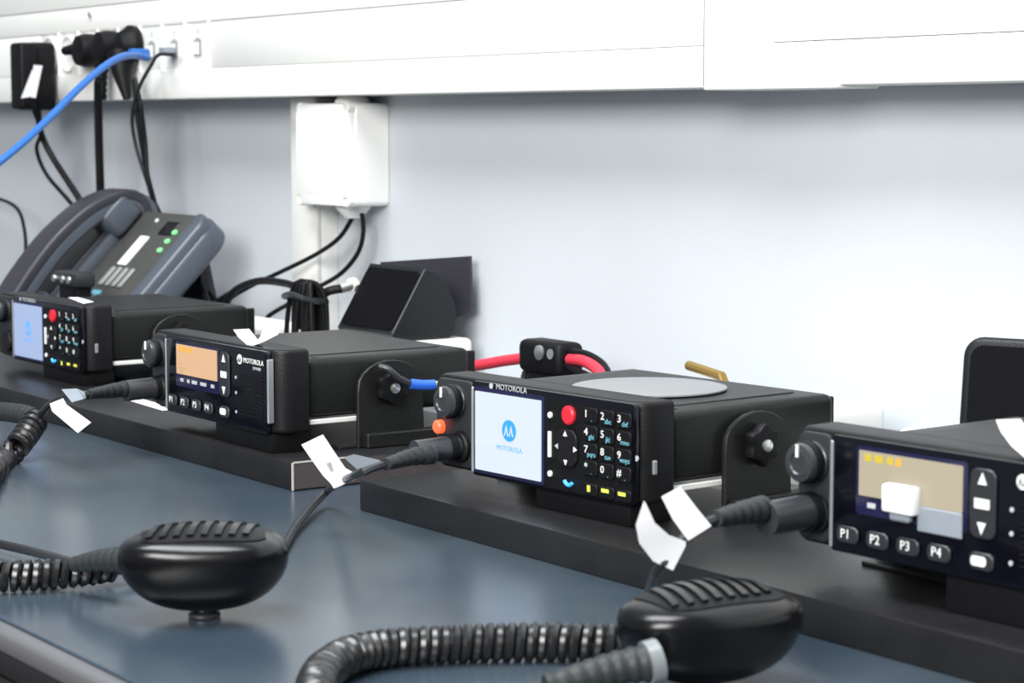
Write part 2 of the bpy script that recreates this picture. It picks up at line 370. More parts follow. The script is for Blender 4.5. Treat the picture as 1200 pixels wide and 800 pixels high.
        add('display', prism(rrect(.0432, .1050, .0255, .0466, .0004, 2), 0, .0005, mtx=T(0, p, 0, 90)), lcd, r, 0)
        q = p - .0006
        ink = 'ink_orange' if dim == 1 else 'ink_olive'
        for u, wd in ((49, 4), (55.5, 5), (62.5, 3.5), (67.5, 3)):
            add('display_pixels', box(-wd / 2000, wd / 2000, -.0017, .0017, 0, .0002, mtx=F(u, 43.6, q)), ink if u < 66 else 'ink_orange', r, 0)
        if dim == 1:
            for u, v, wd in ((50, 33.5, 7), (53, 30.2, 10), (51, 27.6, 6)):
                add('display_pixels', box(-wd / 2000, wd / 2000, -.0007, .0007, 0, .0002, mtx=F(u, v, q)), 'ink_tan', r, 0)
        for u, wd in ((51, 5), (61, 4), (70.5, 8), (84, 9), (98, 5)):
            add('icon', box(-wd / 2000, wd / 2000, -.0011, .0013, 0, .0002, mtx=F(u, 21.3, -.0004)), 'print', r, 0)
        rk = add('rocker_key', prism(rrect(-.0072, .0072, -.0155, .0155, .004, 5), 0, .0014, .0005, 1, mtx=F(117, 31.5, -.0001)), 'grey', r)
        for v, a in ((42.0, 90), (21.2, 270)):
            b = prism([(.0030 * math.cos(math.radians(a + k)), .0034 * math.sin(math.radians(a + k))) for k in (0, 125, 235)], 0, .0003)
            bmesh.ops.transform(b, matrix=F(117, v, -.0016), verts=b.verts); add('arrow', b, 'legend', rk, 0)
        add('menu_mark', box(-.0042, .0042, -.0022, .0022, 0, .0003, mtx=F(117, 31.5, -.0016)), 'legend', rk, 0)
        for u, s in ((36.0, 'P1'), (54.6, 'P2'), (73.1, 'P3'), (91.6, 'P4'), (116, 'OK')):
            k = add('function_key', prism(rrect(-.0068, .0068, -.0040, .0040, .0030, 4), 0, .0018, .0006, 1, mtx=F(u + 1.0, 5.8, -.0001)), 'grey', r)
            if s != 'OK': text('key_text', s, .0062, F(u + .2, 6.0, -.0021), 'legend', k, sx=1.0)
            else: add('key_symbol', prism(rrect(-.0042, .0042, -.0022, .0022, .0015, 3), 0, .0003, mtx=F(u, 6.0, -.0020)), 'legend', k, 0)
        em = add('brand_emblem', lathe([(.0034, 0), (.0034, .0003)], 24, mtx=F(138.2, 43.8, -.0003)), 'legend', r, 0)
        for s in (-1, 1):
            pk = [(s * .0001, -.0018), (s * .0012, .0018), (s * .0023, -.0018), (s * .0018, -.0018), (s * .0012, .0004), (s * .0006, -.0018)]
            add('logo_peak', prism(pk if s > 0 else pk[::-1], 0, .0002, mtx=F(138.2, 43.8, -.0007)), 'gloss', em, 0)
        text('brand_text', 'MOTOROLA', .0050, F(143.6, 43.6, -.0004), 'legend', r, 'LEFT', 1.0)
        text('model_text', 'DM4400', .0032, F(168.0, 39.3, -.0004), 'print', r, 'RIGHT', 1.0)
        for v in (31, 20.5, 7.5):
            add('indicator_lamp', lathe([(.0011, 0), (.0011, .0004)], 10, mtx=F(132.6, v, -.0003)), 'print', r, 0)
        for i in range(11):
            add('speaker_slot', box(-.0165, .0165, -.0005, .0005, 0, .0008, mtx=F(154, 7 + i * 2.7, -.0001)), 'soft', r, 0)
    return r
ra = radio('keypad_radio', (-1.8617, .735, .034), .5, 'keypad', 'black keypad radio with pale blue screen, leftmost, in front of the telephone', 'lcd_blue', 0)
rb = radio('display_radio', (-1.44, .6855, .0357), 0, 'display', 'black radio with amber screen and a row of five keys, on the left board', 'lcd_orange')
rc = radio('keypad_radio', (-1.0935, .7056, .0351), 3.9, 'keypad', 'black keypad radio with bright white screen and pale painted reflection on top, on the right board', 'lcd_white')
rd = radio('display_radio', (-.7699, .7026, .0406), 2.9, 'display', 'black radio with beige screen and a raised white block on it, at the right edge', 'lcd_beige', 0)
add('warning_lamp', lathe([(.0042, -.002), (.0042, .003), (.003, .0042)], 16, mtx=T(.0065, .0012, .0215, 90)), 'led', rc)['label'] = 'glowing orange lamp below the knob'
tag(add('reflection_disc', lathe([(.046, .0812), (.046, .0820), (.045, .0823)], 48, mtx=T(-1.0015, .7985, .0010)), 'reflection_grey'), 'pale grey disc standing in for a light reflection on top of the radio with the bright white screen', 'disc')  # raised pale disc paints a reflection on the radio's top
# raised white block on the beige screen of the right radio, flat grey tail beside it
tp = tag(empty('screen_block', (-.7699, .7026, .0406), 2.9), 'raised white block with a flat grey tail over the beige screen', 'white_block')
add('white_block', box(-.0105, .0085, -.0005, .0125, 0, .0062, .0015, 2, mtx=F(73, 21.6, -.0008)), 'paper', tp)
add('white_block_foot', box(-.0075, .0045, -.001, .003, 0, .004, .001, 1, mtx=F(73, 18.2, -.0010)), 'clear', tp)
add('grey_tail', box(-.0130, .0130, -.0055, .0060, 0, .0012, .0005, 1, mtx=F(93, 19.5, -.0008)), 'clear', tp)['label'] = 'flat grey tail'

# loose crimp wire hanging from the amber-screen radio's hand knob
cw = tag(empty('crimp_wire', (-1.2465, .755, .0665)), 'short grey wire with a blue crimp sleeve on the side of the amber-screen radio', 'wire')
add('wire', tube([(-.002, .008, .008), (.003, .012, .0065), (.006, .018, .0005), (.0085, .026, -.004)], .0022, 8, .003), 'grey', cw)
add('crimp_sleeve', tube([(.0085, .026, -.004), (.0110, .034, -.0052), (.013, .0425, -.0053)], .0036, 12, .003), 'blueterm', cw)['label'] = 'blue crimp sleeve'
add('crimp_tip', tube([(.013, .0425, -.0053), (.0139, .0470, -.0050)], .0024, 10, .003), 'limeterm', cw)['label'] = 'yellow green tip'

# ---------------------------------------------------------------- hand microphones
CROWN = .0065
def width(X): return .90 + .10 * X                            # narrower towards the cord
def top_z(X, Y, zt):
    rho = (abs(X) ** (2 / .78) + abs(Y) ** (2 / .78)) ** .39
    return zt * max(0, 1 - min(1, rho) ** 10) ** .45 + CROWN * (1 - X * X) * (1 - Y * Y)
def patch(L, W, zt, inside, lift, thick, nx=30, ny=20, x0=-1, x1=1):
    """a plate that follows the crowned top of the shell"""
    b = bmesh.new(); g = {}
    for i in range(nx + 1):
        for j in range(ny + 1):
            X, Y = inside(i / nx, j / ny); z = top_z(X, Y, zt)
            for k, dz in ((0, lift), (1, lift - thick)): g[i, j, k] = b.verts.new((X * L / 2, Y * W / 2 * width(X), z + dz))
    for i in range(nx):
        for j in range(ny):
            b.faces.new((g[i, j, 0], g[i + 1, j, 0], g[i + 1, j + 1, 0], g[i, j + 1, 0])); b.faces.new((g[i, j, 1], g[i, j + 1, 1], g[i + 1, j + 1, 1], g[i + 1, j, 1]))
    for i in range(nx):
        for j in (0, ny): b.faces.new((g[i, j, 0], g[i + 1, j, 0], g[i + 1, j, 1], g[i, j, 1]))
    for j in range(ny):
        for i in (0, nx): b.faces.new((g[i, j, 0], g[i, j + 1, 0], g[i, j + 1, 1], g[i, j, 1]))
    bmesh.ops.recalc_face_normals(b, faces=b.faces); return b
def shell(L, W, zt, zb):
    b = bmesh.new(); bmesh.ops.create_uvsphere(b, u_segments=56, v_segments=36, radius=1)
    sg = lambda x, p: math.copysign(abs(x) ** p, x)
    for v in b.verts:
        x, y, z = v.co; c = math.sqrt(max(0, 1 - z * z)); a = math.atan2(y, x)
        e = .86 if z < 0 else .20
        cx, cy = sg(math.cos(a), .78), sg(math.sin(a), .78)
        r = c ** e if c > 0 else 0
        X, Y = r * cx, r * cy
        wid = width(X)
        zz = zt * sg(z, .9) if z > 0 else zb * z
        if z > 0: zz += CROWN * max(0, 1 - X * X) * max(0, 1 - Y * Y)
        v.co = (X * L / 2, Y * W / 2 * wid, zz)
    return b
ZT = .0065
def microphone(loc, rz, tilt, label):
    m = tag(empty('hand_microphone', loc, rz), label, 'microphone'); R = T(0, 0, .0315, tilt, 0, 0)
    L, W = .082, .060
    b = shell(L, W, ZT, .0275); bmesh.ops.transform(b, matrix=R, verts=b.verts); add('shell', b, 'mic', m, 60)
    # grille: a recessed plate with slanted ribs, each a piece
    def ins(a, c):
        X = -.72 + 1.44 * a; h = .74 * (1 - abs(X / .80) ** 5) ** .5
        return X, (2 * c - 1) * h
    pb = patch(L, W, ZT, ins, .0006, .0025); bmesh.ops.transform(pb, matrix=R, verts=pb.verts)
    g = add('grille', pb, 'soft', m, 50)
    for i in range(8):
        x = -.56 + i * .16; h = .62 - .9 * abs(x) ** 4
        rb = patch(L, W, ZT, lambda a, c: (x + (a - .5) * .075 + (c - .5) * .16, (2 * c - 1) * h), .0021, .0020, 2, 8)
        bmesh.ops.transform(rb, matrix=R, verts=rb.verts); add('rib', rb, 'mic', g, 50)
    bt = add('talk_button', box(-.020, .016, -.0325, -.0265, -.008, .004, .003, 3, mtx=R @ T(0, W - .0010, 0)), 'soft', m)
    for i in range(5):
        add('ridge', box(-.0008, .0008, .0, .0016, -.007, .003, .0004, 1, mtx=R @ T(-.012 + i * .005, W / 2 + .0015, 0)), 'soft', bt)
    add('clip_button', lathe([(.0078, .0008), (.0078, .0022), (.0050, .0034), (.0050, .0085)], 24), 'knob', m)
    add('stud', lathe([(.0030, 0), (.0036, .0009), (.0036, .0026)], 16), 'silver', m)['label'] = 'metal stud under the shell'
    return m, R
def boot(pts, r0, r1, n, m, name='strain_relief', mm='boot'):
    """ribbed rubber sleeve along a path"""
    path = spline(pts, .0012); N = len(path); b = bmesh.new()
    def sc(t):
        k = r0 + (r1 - r0) * t; return k * (1 - .09 * (math.sin(2 * math.pi * n * t) > .2))
    return add(name, sweep(path, circ(1, 16), scale=sc), mm, m)

# left microphone (cord of the bright-screen keypad radio)
m1, R = microphone((-.9335, .4705, 0), 64, 0, 'black hand microphone lying face up near the front edge, left of the other one')
def loc(m, pts):                                             # points of the room in the thing's own frame
    bpy.context.view_layer.update(); I = m.matrix_world.inverted(); return [I @ Vector(p) for p in pts]
boot(loc(m1, [(-0.9743, 0.4506, 0.0240), (-0.9939, 0.4449, 0.0210), (-1.0147, 0.4393, 0.0160)]), .0072, .0042, 7, m1)
add('straight_cord', tube(loc(m1, [(-1.0142, 0.4400, 0.0160), (-1.0682, 0.4491, 0.0100), (-1.1200, 0.4511, 0.0060), (-1.1697, 0.4409, 0.0050), (-1.2016, 0.4177, 0.0050)]), .0026), 'cord', m1)
add('coiled_cord', coil(loc(m1, [(-1.0249, 0.4663, 0.0080), (-1.0257, 0.4496, 0.0085), (-1.0318, 0.4336, 0.0085), (-1.0427, 0.4105, 0.0085), (-1.0638, 0.3914, 0.0085), (-1.1266, 0.3867, 0.0085), (-1.1790, 0.4089, 0.0085)]), .0062, .0023, .0049, taper=lambda t: min(1, .62 + t * 2.2)), 'cord', m1)
add('plug_cord', tube(loc(m1, [(-1.0361, 0.6340, 0.0462), (-1.0240, 0.6100, 0.0447), (-1.1564, 0.6692, 0.0120), (-1.1061, 0.6197, 0.0045), (-1.0347, 0.5662, 0.0030), (-1.0154, 0.5375, 0.0030), (-1.0263, 0.4979, 0.0040), (-1.0249, 0.4663, 0.0080)]), .0024), 'grey', m1)
boot(loc(m1, [(-1.0553, 0.6795, 0.0462), (-1.0508, 0.6620, 0.0463), (-1.0380, 0.6380, 0.0461)]), .0062, .0036, 6, m1, 'plug_boot')
P1 = loc(m1, [(-1.0680, .7105, .0470), (-1.0690, .6990, .0462), (-1.0700, .6775, .0455)])
add('plug', sweep(spline(P1, .002), circ(.0072, 20)), 'knob', m1)
add('plug_collar', sweep(spline(loc(m1, [(-1.0683, .7040, .0466), (-1.0686, .7000, .0463)]), .002), circ(.0084, 20)), 'soft', m1)
LB = add('cord_label', paper([(loc(m1, [(-1.0730, 0.6033, 0.0560), (-1.0730, 0.6173, 0.0607)])), (loc(m1, [(-1.0710, 0.6093, 0.0464), (-1.0710, 0.6239, 0.0500)])), (loc(m1, [(-1.0690, 0.6153, 0.0373), (-1.0690, 0.6295, 0.0409)])), (loc(m1, [(-1.0680, 0.6192, 0.0331), (-1.0680, 0.6340, 0.0381)])), (loc(m1, [(-1.0680, 0.6214, 0.0299), (-1.0660, 0.6350, 0.0343)]))]), 'paper', m1); LB['label'] = 'white paper flag on the cord'
add('mark', paper([(loc(m1, [(-1.0695, 0.6174, 0.0444), (-1.0695, 0.6202, 0.0451)])), (loc(m1, [(-1.0685, 0.6201, 0.0398), (-1.0685, 0.6212, 0.0407)]))]), 'pencil', LB, 0)
add('cord_label', paper([(loc(m1, [(-1.0640, 0.6260, 0.0478), (-1.0620, 0.6366, 0.0377)])), (loc(m1, [(-1.0630, 0.6322, 0.0493), (-1.0600, 0.6400, 0.0386)])), (loc(m1, [(-1.0590, 0.6469, 0.0451), (-1.0580, 0.6468, 0.0402)]))]), 'clear', m1)['label'] = 'pale grey wrap of the paper flag'

# right microphone (cord of the beige-screen radio)
m2, R = microphone((-.6885, .5815, 0), 86, 0, 'larger looking black hand microphone in front of the right board, near the bottom right')
boot(loc(m2, [(-0.6722, 0.5409, 0.0220), (-0.6804, 0.5233, 0.0190), (-0.6878, 0.4970, 0.0140)]), .0083, .0055, 8, m2)
add('strain_collar', sweep(spline(loc(m2, [(-0.6714, 0.5411, 0.0225), (-0.6730, 0.5359, 0.0215)]), .002), circ(.0090, 20)), 'strip', m2)['label'] = 'bright grey collar'
add('straight_cord', tube(loc(m2, [(-0.6890, 0.5000, 0.0140), (-0.6909, 0.4826, 0.0100), (-0.6819, 0.4602, 0.0060), (-0.6670, 0.4271, 0.0050)]), .0026), 'cord', m2)
add('coiled_cord', coil(loc(m2, [(-0.7460, 0.5881, 0.0086), (-0.7545, 0.5731, 0.0086), (-0.7688, 0.5555, 0.0086), (-0.7848, 0.5297, 0.0086), (-0.7968, 0.5015, 0.0086), (-0.7995, 0.4813, 0.0086), (-0.7913, 0.4614, 0.0086), (-0.7650, 0.4366, 0.0086), (-0.7088, 0.4055, 0.0086), (-0.6646, 0.3998, 0.0086), (-0.6567, 0.4205, 0.0086)]), .0066, .0024, .0049, per=16, n=7), 'cord', m2)
add('plug_cord', tube(loc(m2, [(-0.7455, 0.6330, 0.0593), (-0.7430, 0.6180, 0.0565), (-0.7433, 0.6050, 0.0463), (-0.7485, 0.6020, 0.0388), (-0.8024, 0.6387, 0.0100), (-0.7961, 0.6301, 0.0040), (-0.7667, 0.6119, 0.0040), (-0.7460, 0.5881, 0.0086)]), .0024), 'grey', m2)
boot(loc(m2, [(-0.7577, 0.6720, 0.0578), (-0.7515, 0.6520, 0.0588), (-0.7455, 0.6330, 0.0593)]), .0068, .0040, 6, m2, 'plug_boot')
add('plug', sweep(spline(loc(m2, [(-.7560, .709, .0545), (-.7553, .695, .0545), (-.7548, .672, .0540)]), .002), circ(.0082, 20)), 'knob', m2)
add('plug_collar', sweep(spline(loc(m2, [(-.7556, .7015, .0545), (-.7555, .6970, .0545)]), .002), circ(.0095, 20)), 'soft', m2)
X = -.757
LC = add('cord_label', paper([(loc(m2, [(-0.7400, 0.5877, 0.0728), (-0.7390, 0.5878, 0.0718)])), (loc(m2, [(-0.7420, 0.5846, 0.0622), (-0.7390, 0.5927, 0.0629)])), (loc(m2, [(-0.7440, 0.5881, 0.0535), (-0.7390, 0.6010, 0.0563)])), (loc(m2, [(-0.7430, 0.5951, 0.0448), (-0.7390, 0.6103, 0.0526)])), (loc(m2, [(-0.7410, 0.6047, 0.0398), (-0.7390, 0.6103, 0.0507)]))]), 'paper', m2); LC['label'] = 'white curled paper flag on the cord'
add('cord_label', paper([(loc(m2, [(-0.7440, 0.6005, 0.0729), (-0.7440, 0.6112, 0.0764)])), (loc(m2, [(-0.7420, 0.6053, 0.0627), (-0.7420, 0.6185, 0.0667)])), (loc(m2, [(-0.7400, 0.6126, 0.0526), (-0.7400, 0.6259, 0.0577)]))]), 'paper', m2)['label'] = 'second white paper flag nearer the plug'

# cord of the amber-screen radio, its microphone out of frame
m0 = tag(empty('microphone_cord', (-1.50, .60, 0)), 'black coiled cord at the left edge, plugged into the amber-screen radio', 'cord')
boot(loc(m0, [(-1.4258, 0.6605, 0.0490), (-1.4208, 0.6450, 0.0488), (-1.4063, 0.6210, 0.0495)]), .0062, .0036, 6, m0, 'plug_boot')
add('plug', sweep(spline(loc(m0, [(-1.4255, .690, .0485), (-1.4255, .676, .0480), (-1.4255, .6585, .0475)]), .002), circ(.0076, 20)), 'knob', m0)
add('plug_collar', sweep(spline(loc(m0, [(-1.4255, .6840, .0483), (-1.4255, .6800, .0482)]), .002), circ(.0088, 20)), 'soft', m0)
add('plug_cord', tube(loc(m0, [(-1.4063, 0.6210, 0.0495), (-1.4032, 0.6050, 0.0504), (-1.4214, 0.6000, 0.0429), (-1.4488, 0.6050, 0.0335), (-1.4566, 0.6030, 0.0285)]), .0026), 'grey', m0)
add('coiled_cord', coil(loc(m0, [(-1.4615, 0.6050, 0.0266), (-1.4534, 0.5970, 0.0214), (-1.4407, 0.5820, 0.0119), (-1.4346, 0.5680, 0.0025), (-1.3283, 0.5102, 0.0102), (-1.2724, 0.4641, 0.0100)]), .0072, .0026, .0060), 'cord', m0)
boot(loc(m0, [(-1.4718, 0.6080, 0.0264), (-1.4906, 0.6060, 0.0276), (-1.5214, 0.6020, 0.0264), (-1.5674, 0.6000, 0.0222)]), .0075, .0066, 14, m0, 'sleeve')
LA = add('cord_label', paper([(loc(m0, [(-1.4039, 0.5920, 0.0453), (-1.3818, 0.5920, 0.0512)])), (loc(m0, [(-1.3950, 0.5900, 0.0411), (-1.3739, 0.5910, 0.0480)])), (loc(m0, [(-1.3481, 0.5880, 0.0319), (-1.3270, 0.5880, 0.0412)]))]), 'paper', m0); LA['label'] = 'white paper flag on the cord'
add('cord_label', paper([(loc(m0, [(-1.4054, 0.6010, 0.0546), (-1.3814, 0.5980, 0.0484)])), (loc(m0, [(-1.3907, 0.6060, 0.0563), (-1.3751, 0.6040, 0.0510)])), (loc(m0, [(-1.3916, 0.6120, 0.0534), (-1.3867, 0.6110, 0.0499)]))]), 'clear', m0)['label'] = 'grey wrap beside the white flag'

# loose papers
def slip(name, quads, label, c='paper'):
    return tag(add(name, paper(quads), 'paper'), label, c)
slip('paper_label', [((-1.3266, 0.6940, 0.0972), (-1.3043, 0.6940, 0.0995)), ((-1.3183, 0.6935, 0.0926), (-1.2950, 0.6935, 0.0951)), ((-1.3015, 0.6930, 0.0876), (-1.2879, 0.6935, 0.0911)), ((-1.3029, 0.6970, 0.0879), (-1.2933, 0.6990, 0.0915)), ((-1.2998, 0.7000, 0.0943), (-1.2796, 0.7020, 0.0970)), ((-1.2980, 0.7010, 0.0991), (-1.2808, 0.7040, 0.1008))], 'white V-folded paper label on top of the amber-screen radio', 'label')
slip('paper_label', [((-0.6502, 0.7120, 0.1090), (-0.6366, 0.7120, 0.1109)), ((-0.6462, 0.7110, 0.1043), (-0.6318, 0.7110, 0.1071)), ((-0.6393, 0.7100, 0.0992), (-0.6251, 0.7100, 0.1046)), ((-0.6306, 0.7090, 0.0952), (-0.6208, 0.7100, 0.1022))], 'white curved paper label on top of the radio at the right edge', 'label')
slip('paper_label', [((-1.7567, 0.7593, 0.0878), (-1.7517, 0.7665, 0.0878)), ((-1.6907, 0.7443, 0.0878), (-1.7021, 0.7586, 0.0878))], 'small white paper slip lying on top of the leftmost radio', 'label')
slip('paper_strip', [((-1.5824, 0.7307, 0.0196), (-1.5873, 0.7426, 0.0196)), ((-1.5044, 0.7249, 0.0196), (-1.5022, 0.7367, 0.0196))], 'white paper strip on the left board below the plug of the amber-screen radio', 'paper')

# ---------------------------------------------------------------- sockets and plugs on the trunking
sx = [-2.382 + .0534 * i for i in range(8)]
def outlet(x, kind, label, group):
    o = tag(empty(kind, (x, 1.0150, .3165)), label, 'socket', group)
    fm = prism(rrect(-.0262, .0262, -.0240, .0240, .001, 2), 0, .0022, .0005, 1, mtx=T(0, .0015, 0, 90)); add('faceplate', fm, 'trunk', o)
    add('divider', box(.0256, .0276, -.0035, .0, -.0245, .0245, .0005, 1), 'white', o)
    if kind == 'power_socket':
        add('round_insert', lathe([(.0205, -.0005), (.0205, .0024), (.0190, .0034), (.0180, .0010)], 32, mtx=T(0, -.0005, 0, 90)), 'white', o)
    else:
        j = add('jack', prism([(-.008, -.010), (.008, -.010), (.008, .006), (.004, .006), (.004, .008), (-.004, .008), (-.004, .006), (-.008, .006)], 0, .0014, mtx=T(0, -.0004, 0, 90)), 'recess', o)
        add('shutter', box(-.0066, .0030, -.0030, -.0016, -.0092, .0030, .0004, 1), 'white', j)
        add('mark', box(-.0008, .0008, -.0012, -.0004, .0125, .0165), 'recess', o, 0)
    return o
for i, l in enumerate(('white power socket behind the black adapter block with the white sticker', 'white power socket between the adapter block and the round plugs', 'white power socket holding the leftmost round black plug', 'white power socket holding the middle round black plug', 'white power socket holding the cone shaped black plug')):
    outlet(sx[i], 'power_socket', l, 'power sockets in the trunking')
outlet(sx[5], 'data_outlet', 'white data outlet holding the blue network cable', 'data outlets in the trunking')
outlet(sx[6], 'data_outlet', 'white data outlet with a thin grey lead plugged in', 'data outlets in the trunking')
outlet(sx[7], 'data_outlet', 'empty white data outlet, rightmost of the row', 'data outlets in the trunking')

ad = tag(empty('power_adapter', (-2.372, 1.012, .300)), 'black angular power adapter block with white sticker, leftmost on the trunking', 'adapter')
add('case', box(-.036, .018, -.034, -.003, -.047, .030, .006, 3), 'soft', ad)
add('front_step', box(-.006, .026, -.050, -.030, -.046, .029, .004, 3), 'soft', ad)
def rel(pts, o): return [Vector(p) - o.location for p in pts]
add('sticker', paper([rel([(-2.3018, 0.9600, 0.3026), (-2.2780, 0.9600, 0.3012)], ad), rel([(-2.3183, 0.9600, 0.2679), (-2.2990, 0.9600, 0.2658)], ad)]), 'paper', ad, 0)['label'] = 'white sticker'
add('sticker', paper([rel([(-2.3082, 0.9605, 0.2971), (-2.3033, 0.9605, 0.2970)], ad), rel([(-2.3417, 0.9605, 0.2662), (-2.3196, 0.9605, 0.2670)], ad)]), 'paper', ad, 0)
add('cable', tube(rel([(-2.3232, 0.9650, 0.2651), (-2.3407, 0.9750, 0.2519), (-2.3463, 0.9850, 0.2278), (-2.3716, 0.9900, 0.2082), (-2.3673, 1.0000, 0.1788), (-2.3126, 1.0100, 0.1411), (-2.2857, 1.0200, 0.0983), (-2.2754, 1.0300, 0.0502), (-2.2648, 1.0400, 0.0097)], ad), .0023), 'soft', ad)
add('cable', tube(rel([(-2.3545, 0.9850, 0.2569), (-2.3582, 0.9900, 0.2278), (-2.3491, 1.0000, 0.1986), (-2.2844, 1.0100, 0.1420), (-2.2516, 1.0200, 0.0904), (-2.2425, 1.0400, 0.0037)], ad), .0038), 'soft', ad)
# round plugs
YA = T(0, 0, 0, 90)
pg = tag(empty('round_plug', (-2.257, 1.012, .318)), 'round black plug with a ribbed neck pointing left to the adapter block', 'plug', 'round black plugs')
add('plug_body', lathe([(.018, 0), (.0185, .003), (.0185, .012), (.016, .020), (.008, .023)], 28, mtx=YA), 'soft', pg)
bt = sweep(spline([(-.010, -.014, .002), (-.024, -.013, .002), (-.052, -.012, .001)], .001), circ(1, 12), scale=lambda t: (.0075 - .0025 * t) * (1 - .12 * (math.sin(50 * t) > 0)))
add('neck', bt, 'soft', pg)
pg = tag(empty('round_plug', (-2.199, 1.012, .319)), 'round black plug in the middle, thick cable hanging straight down', 'plug', 'round black plugs')
add('plug_body', lathe([(.018, 0), (.0190, .003), (.0190, .012), (.017, .022), (.007, .026)], 28, mtx=YA), 'soft', pg)
add('neck', sweep(spline([(-.002, -.016, -.012), (-.004, -.017, -.035), (-.004, -.017, -.056)], .001), circ(1, 12), scale=lambda t: (.0085 - .002 * t) * (1 - .12 * (math.sin(40 * t) > 0))), 'soft', pg)
add('cable', tube(rel([(-2.1901, 0.9860, 0.2832), (-2.2001, 0.9900, 0.2605), (-2.2110, 0.9950, 0.2144), (-2.2203, 1.0000, 0.1564), (-2.2408, 1.0100, 0.0913), (-2.2796, 1.0300, 0.0072)], pg), .0046), 'soft', pg)
pg = tag(empty('round_plug', (-2.151, 1.012, .322)), 'cone shaped black plug at the right end of the plugs', 'plug', 'round black plugs')
add('plug_body', lathe([(.019, 0), (.0200, .003), (.0200, .008), (.017, .011), (.012, .020), (.008, .022)], 28, mtx=YA), 'soft', pg)
add('neck', sweep(spline([(-.003, -.016, -.010), (.004, -.018, -.030), (.014, -.017, -.058)], .002), circ(1, 14), scale=lambda t: .015 - .0105 * t), 'soft', pg)
add('cable', tube(rel([(-2.1155, 0.9940, 0.2848), (-2.0998, 0.9920, 0.2597), (-2.1017, 0.9980, 0.2197), (-2.0993, 1.0000, 0.1750), (-2.0968, 1.0100, 0.1435), (-2.0803, 1.0200, 0.0989), (-2.0324, 1.0300, 0.0609), (-2.0101, 1.0300, 0.0359)], pg), .0026), 'soft', pg)
add('cable', tube(rel([(-2.1218, 0.9960, 0.2849), (-2.1169, 0.9960, 0.2509), (-2.1143, 1.0000, 0.2151), (-2.1124, 1.0100, 0.1655), (-2.0901, 1.0200, 0.1074), (-2.0230, 1.0350, 0.0569), (-2.0106, 1.0400, 0.0264)], pg), .0026), 'soft', pg)
gl = tag(empty('grey_lead', (-2.060, 1.010, .312)), 'thin grey lead hanging from the second data outlet down behind the telephone', 'cable')
add('connector', box(-.006, .008, -.012, 0, -.005, .004, .001), 'clear', gl)
add('cable', tube(rel([(-2.0324, 1.0000, 0.3077), (-2.0534, 0.9920, 0.3081), (-2.0614, 0.9880, 0.2986), (-2.0885, 0.9860, 0.2746), (-2.1147, 0.9900, 0.2464), (-2.1202, 0.9950, 0.2196), (-2.1112, 1.0000, 0.1882), (-2.1046, 1.0100, 0.1540), (-2.0792, 1.0150, 0.1260), (-2.0316, 1.0200, 0.0747), (-2.0331, 1.0300, 0.0368)], gl), .0020), 'grey', gl)
bc = tag(empty('network_cable', (-2.118, 1.010, .312)), 'blue network cable arching from the trunking out to the left edge', 'cable')
add('connector', box(-.005, .006, -.020, 0, -.006, .004, .0015), 'bluecable', bc)
add('cable', tube(rel([(-2.0796, 0.9920, 0.3053), (-2.0700, 0.9750, 0.3073), (-2.0470, 0.9500, 0.3055), (-2.0225, 0.9200, 0.2959), (-1.9948, 0.8800, 0.2740), (-1.9621, 0.8300, 0.2407), (-1.9390, 0.7900, 0.2153), (-1.9341, 0.7500, 0.1881), (-1.9763, 0.7200, 0.1583)], bc), .0037, 10), 'bluecable', bc)
# junction box
jb = tag(empty('junction_box', (-1.772, 1.065, .209)), 'white square junction box on the wall below the trunking', 'box')
add('case', prism(rrect(-.049, .049, -.0475, .0475, .005, 4), 0, .036, .001, 1, mtx=T(0, 0, 0, 90)), 'white', jb)
lid = prism([(-.047 + .008, -.047), (.039, -.047), (.039, -.041), (.041, -.039), (.047, -.039), (.047, .039), (.041, .039), (.039, .041), (.039, .047), (-.039, .047), (-.039, .041), (-.041, .039), (-.047, .039), (-.047, -.039), (-.041, -.039), (-.039, -.041)], 0, .0095, .0012, 2, mtx=T(0, -.0355, 0, 90))
add('lid', lid, 'white', jb)
for x in (-1, 1):
    for z in (-1, 1):
        add('screw', lathe([(.0058, 0), (.0058, .0075), (.0045, .0085)], 16, mtx=T(x * .0428, -.0352, z * .0428, 90)), 'offwhite' if x > 0 else 'white', jb)
for z, nm in ((.0475, 'cable_gland'), (-.0475, 'cable_gland')):
    s = 1 if z > 0 else -1
    add(nm, lathe([(.017, 0), (.016, .003), (.010, .009), (.008, .0115)], 24, mtx=Matrix.Translation((.020, -.022, z)) @ Matrix.Rotation(0 if s > 0 else math.pi, 4, 'X')), 'white', jb)
add('cable', tube(rel([(-1.7489, 1.0430, 0.1544), (-1.7690, 1.0380, 0.1314), (-1.8003, 1.0300, 0.1140), (-1.8493, 1.0200, 0.0955), (-1.8830, 1.0100, 0.0823), (-1.9088, 1.0000, 0.0694), (-1.9133, 0.9900, 0.0594), (-1.9071, 0.9800, 0.0418)], jb), .0022), 'soft', jb)
add('cable', tube(rel([(-1.7366, 1.0430, 0.1548), (-1.7338, 1.0430, 0.1391), (-1.7382, 1.0400, 0.1191), (-1.7612, 1.0350, 0.0982), (-1.7922, 1.0250, 0.0823), (-1.8151, 1.0100, 0.0676), (-1.8393, 1.0000, 0.0541), (-1.8567, 1.0000, 0.0405)], jb), .0022), 'soft', jb)

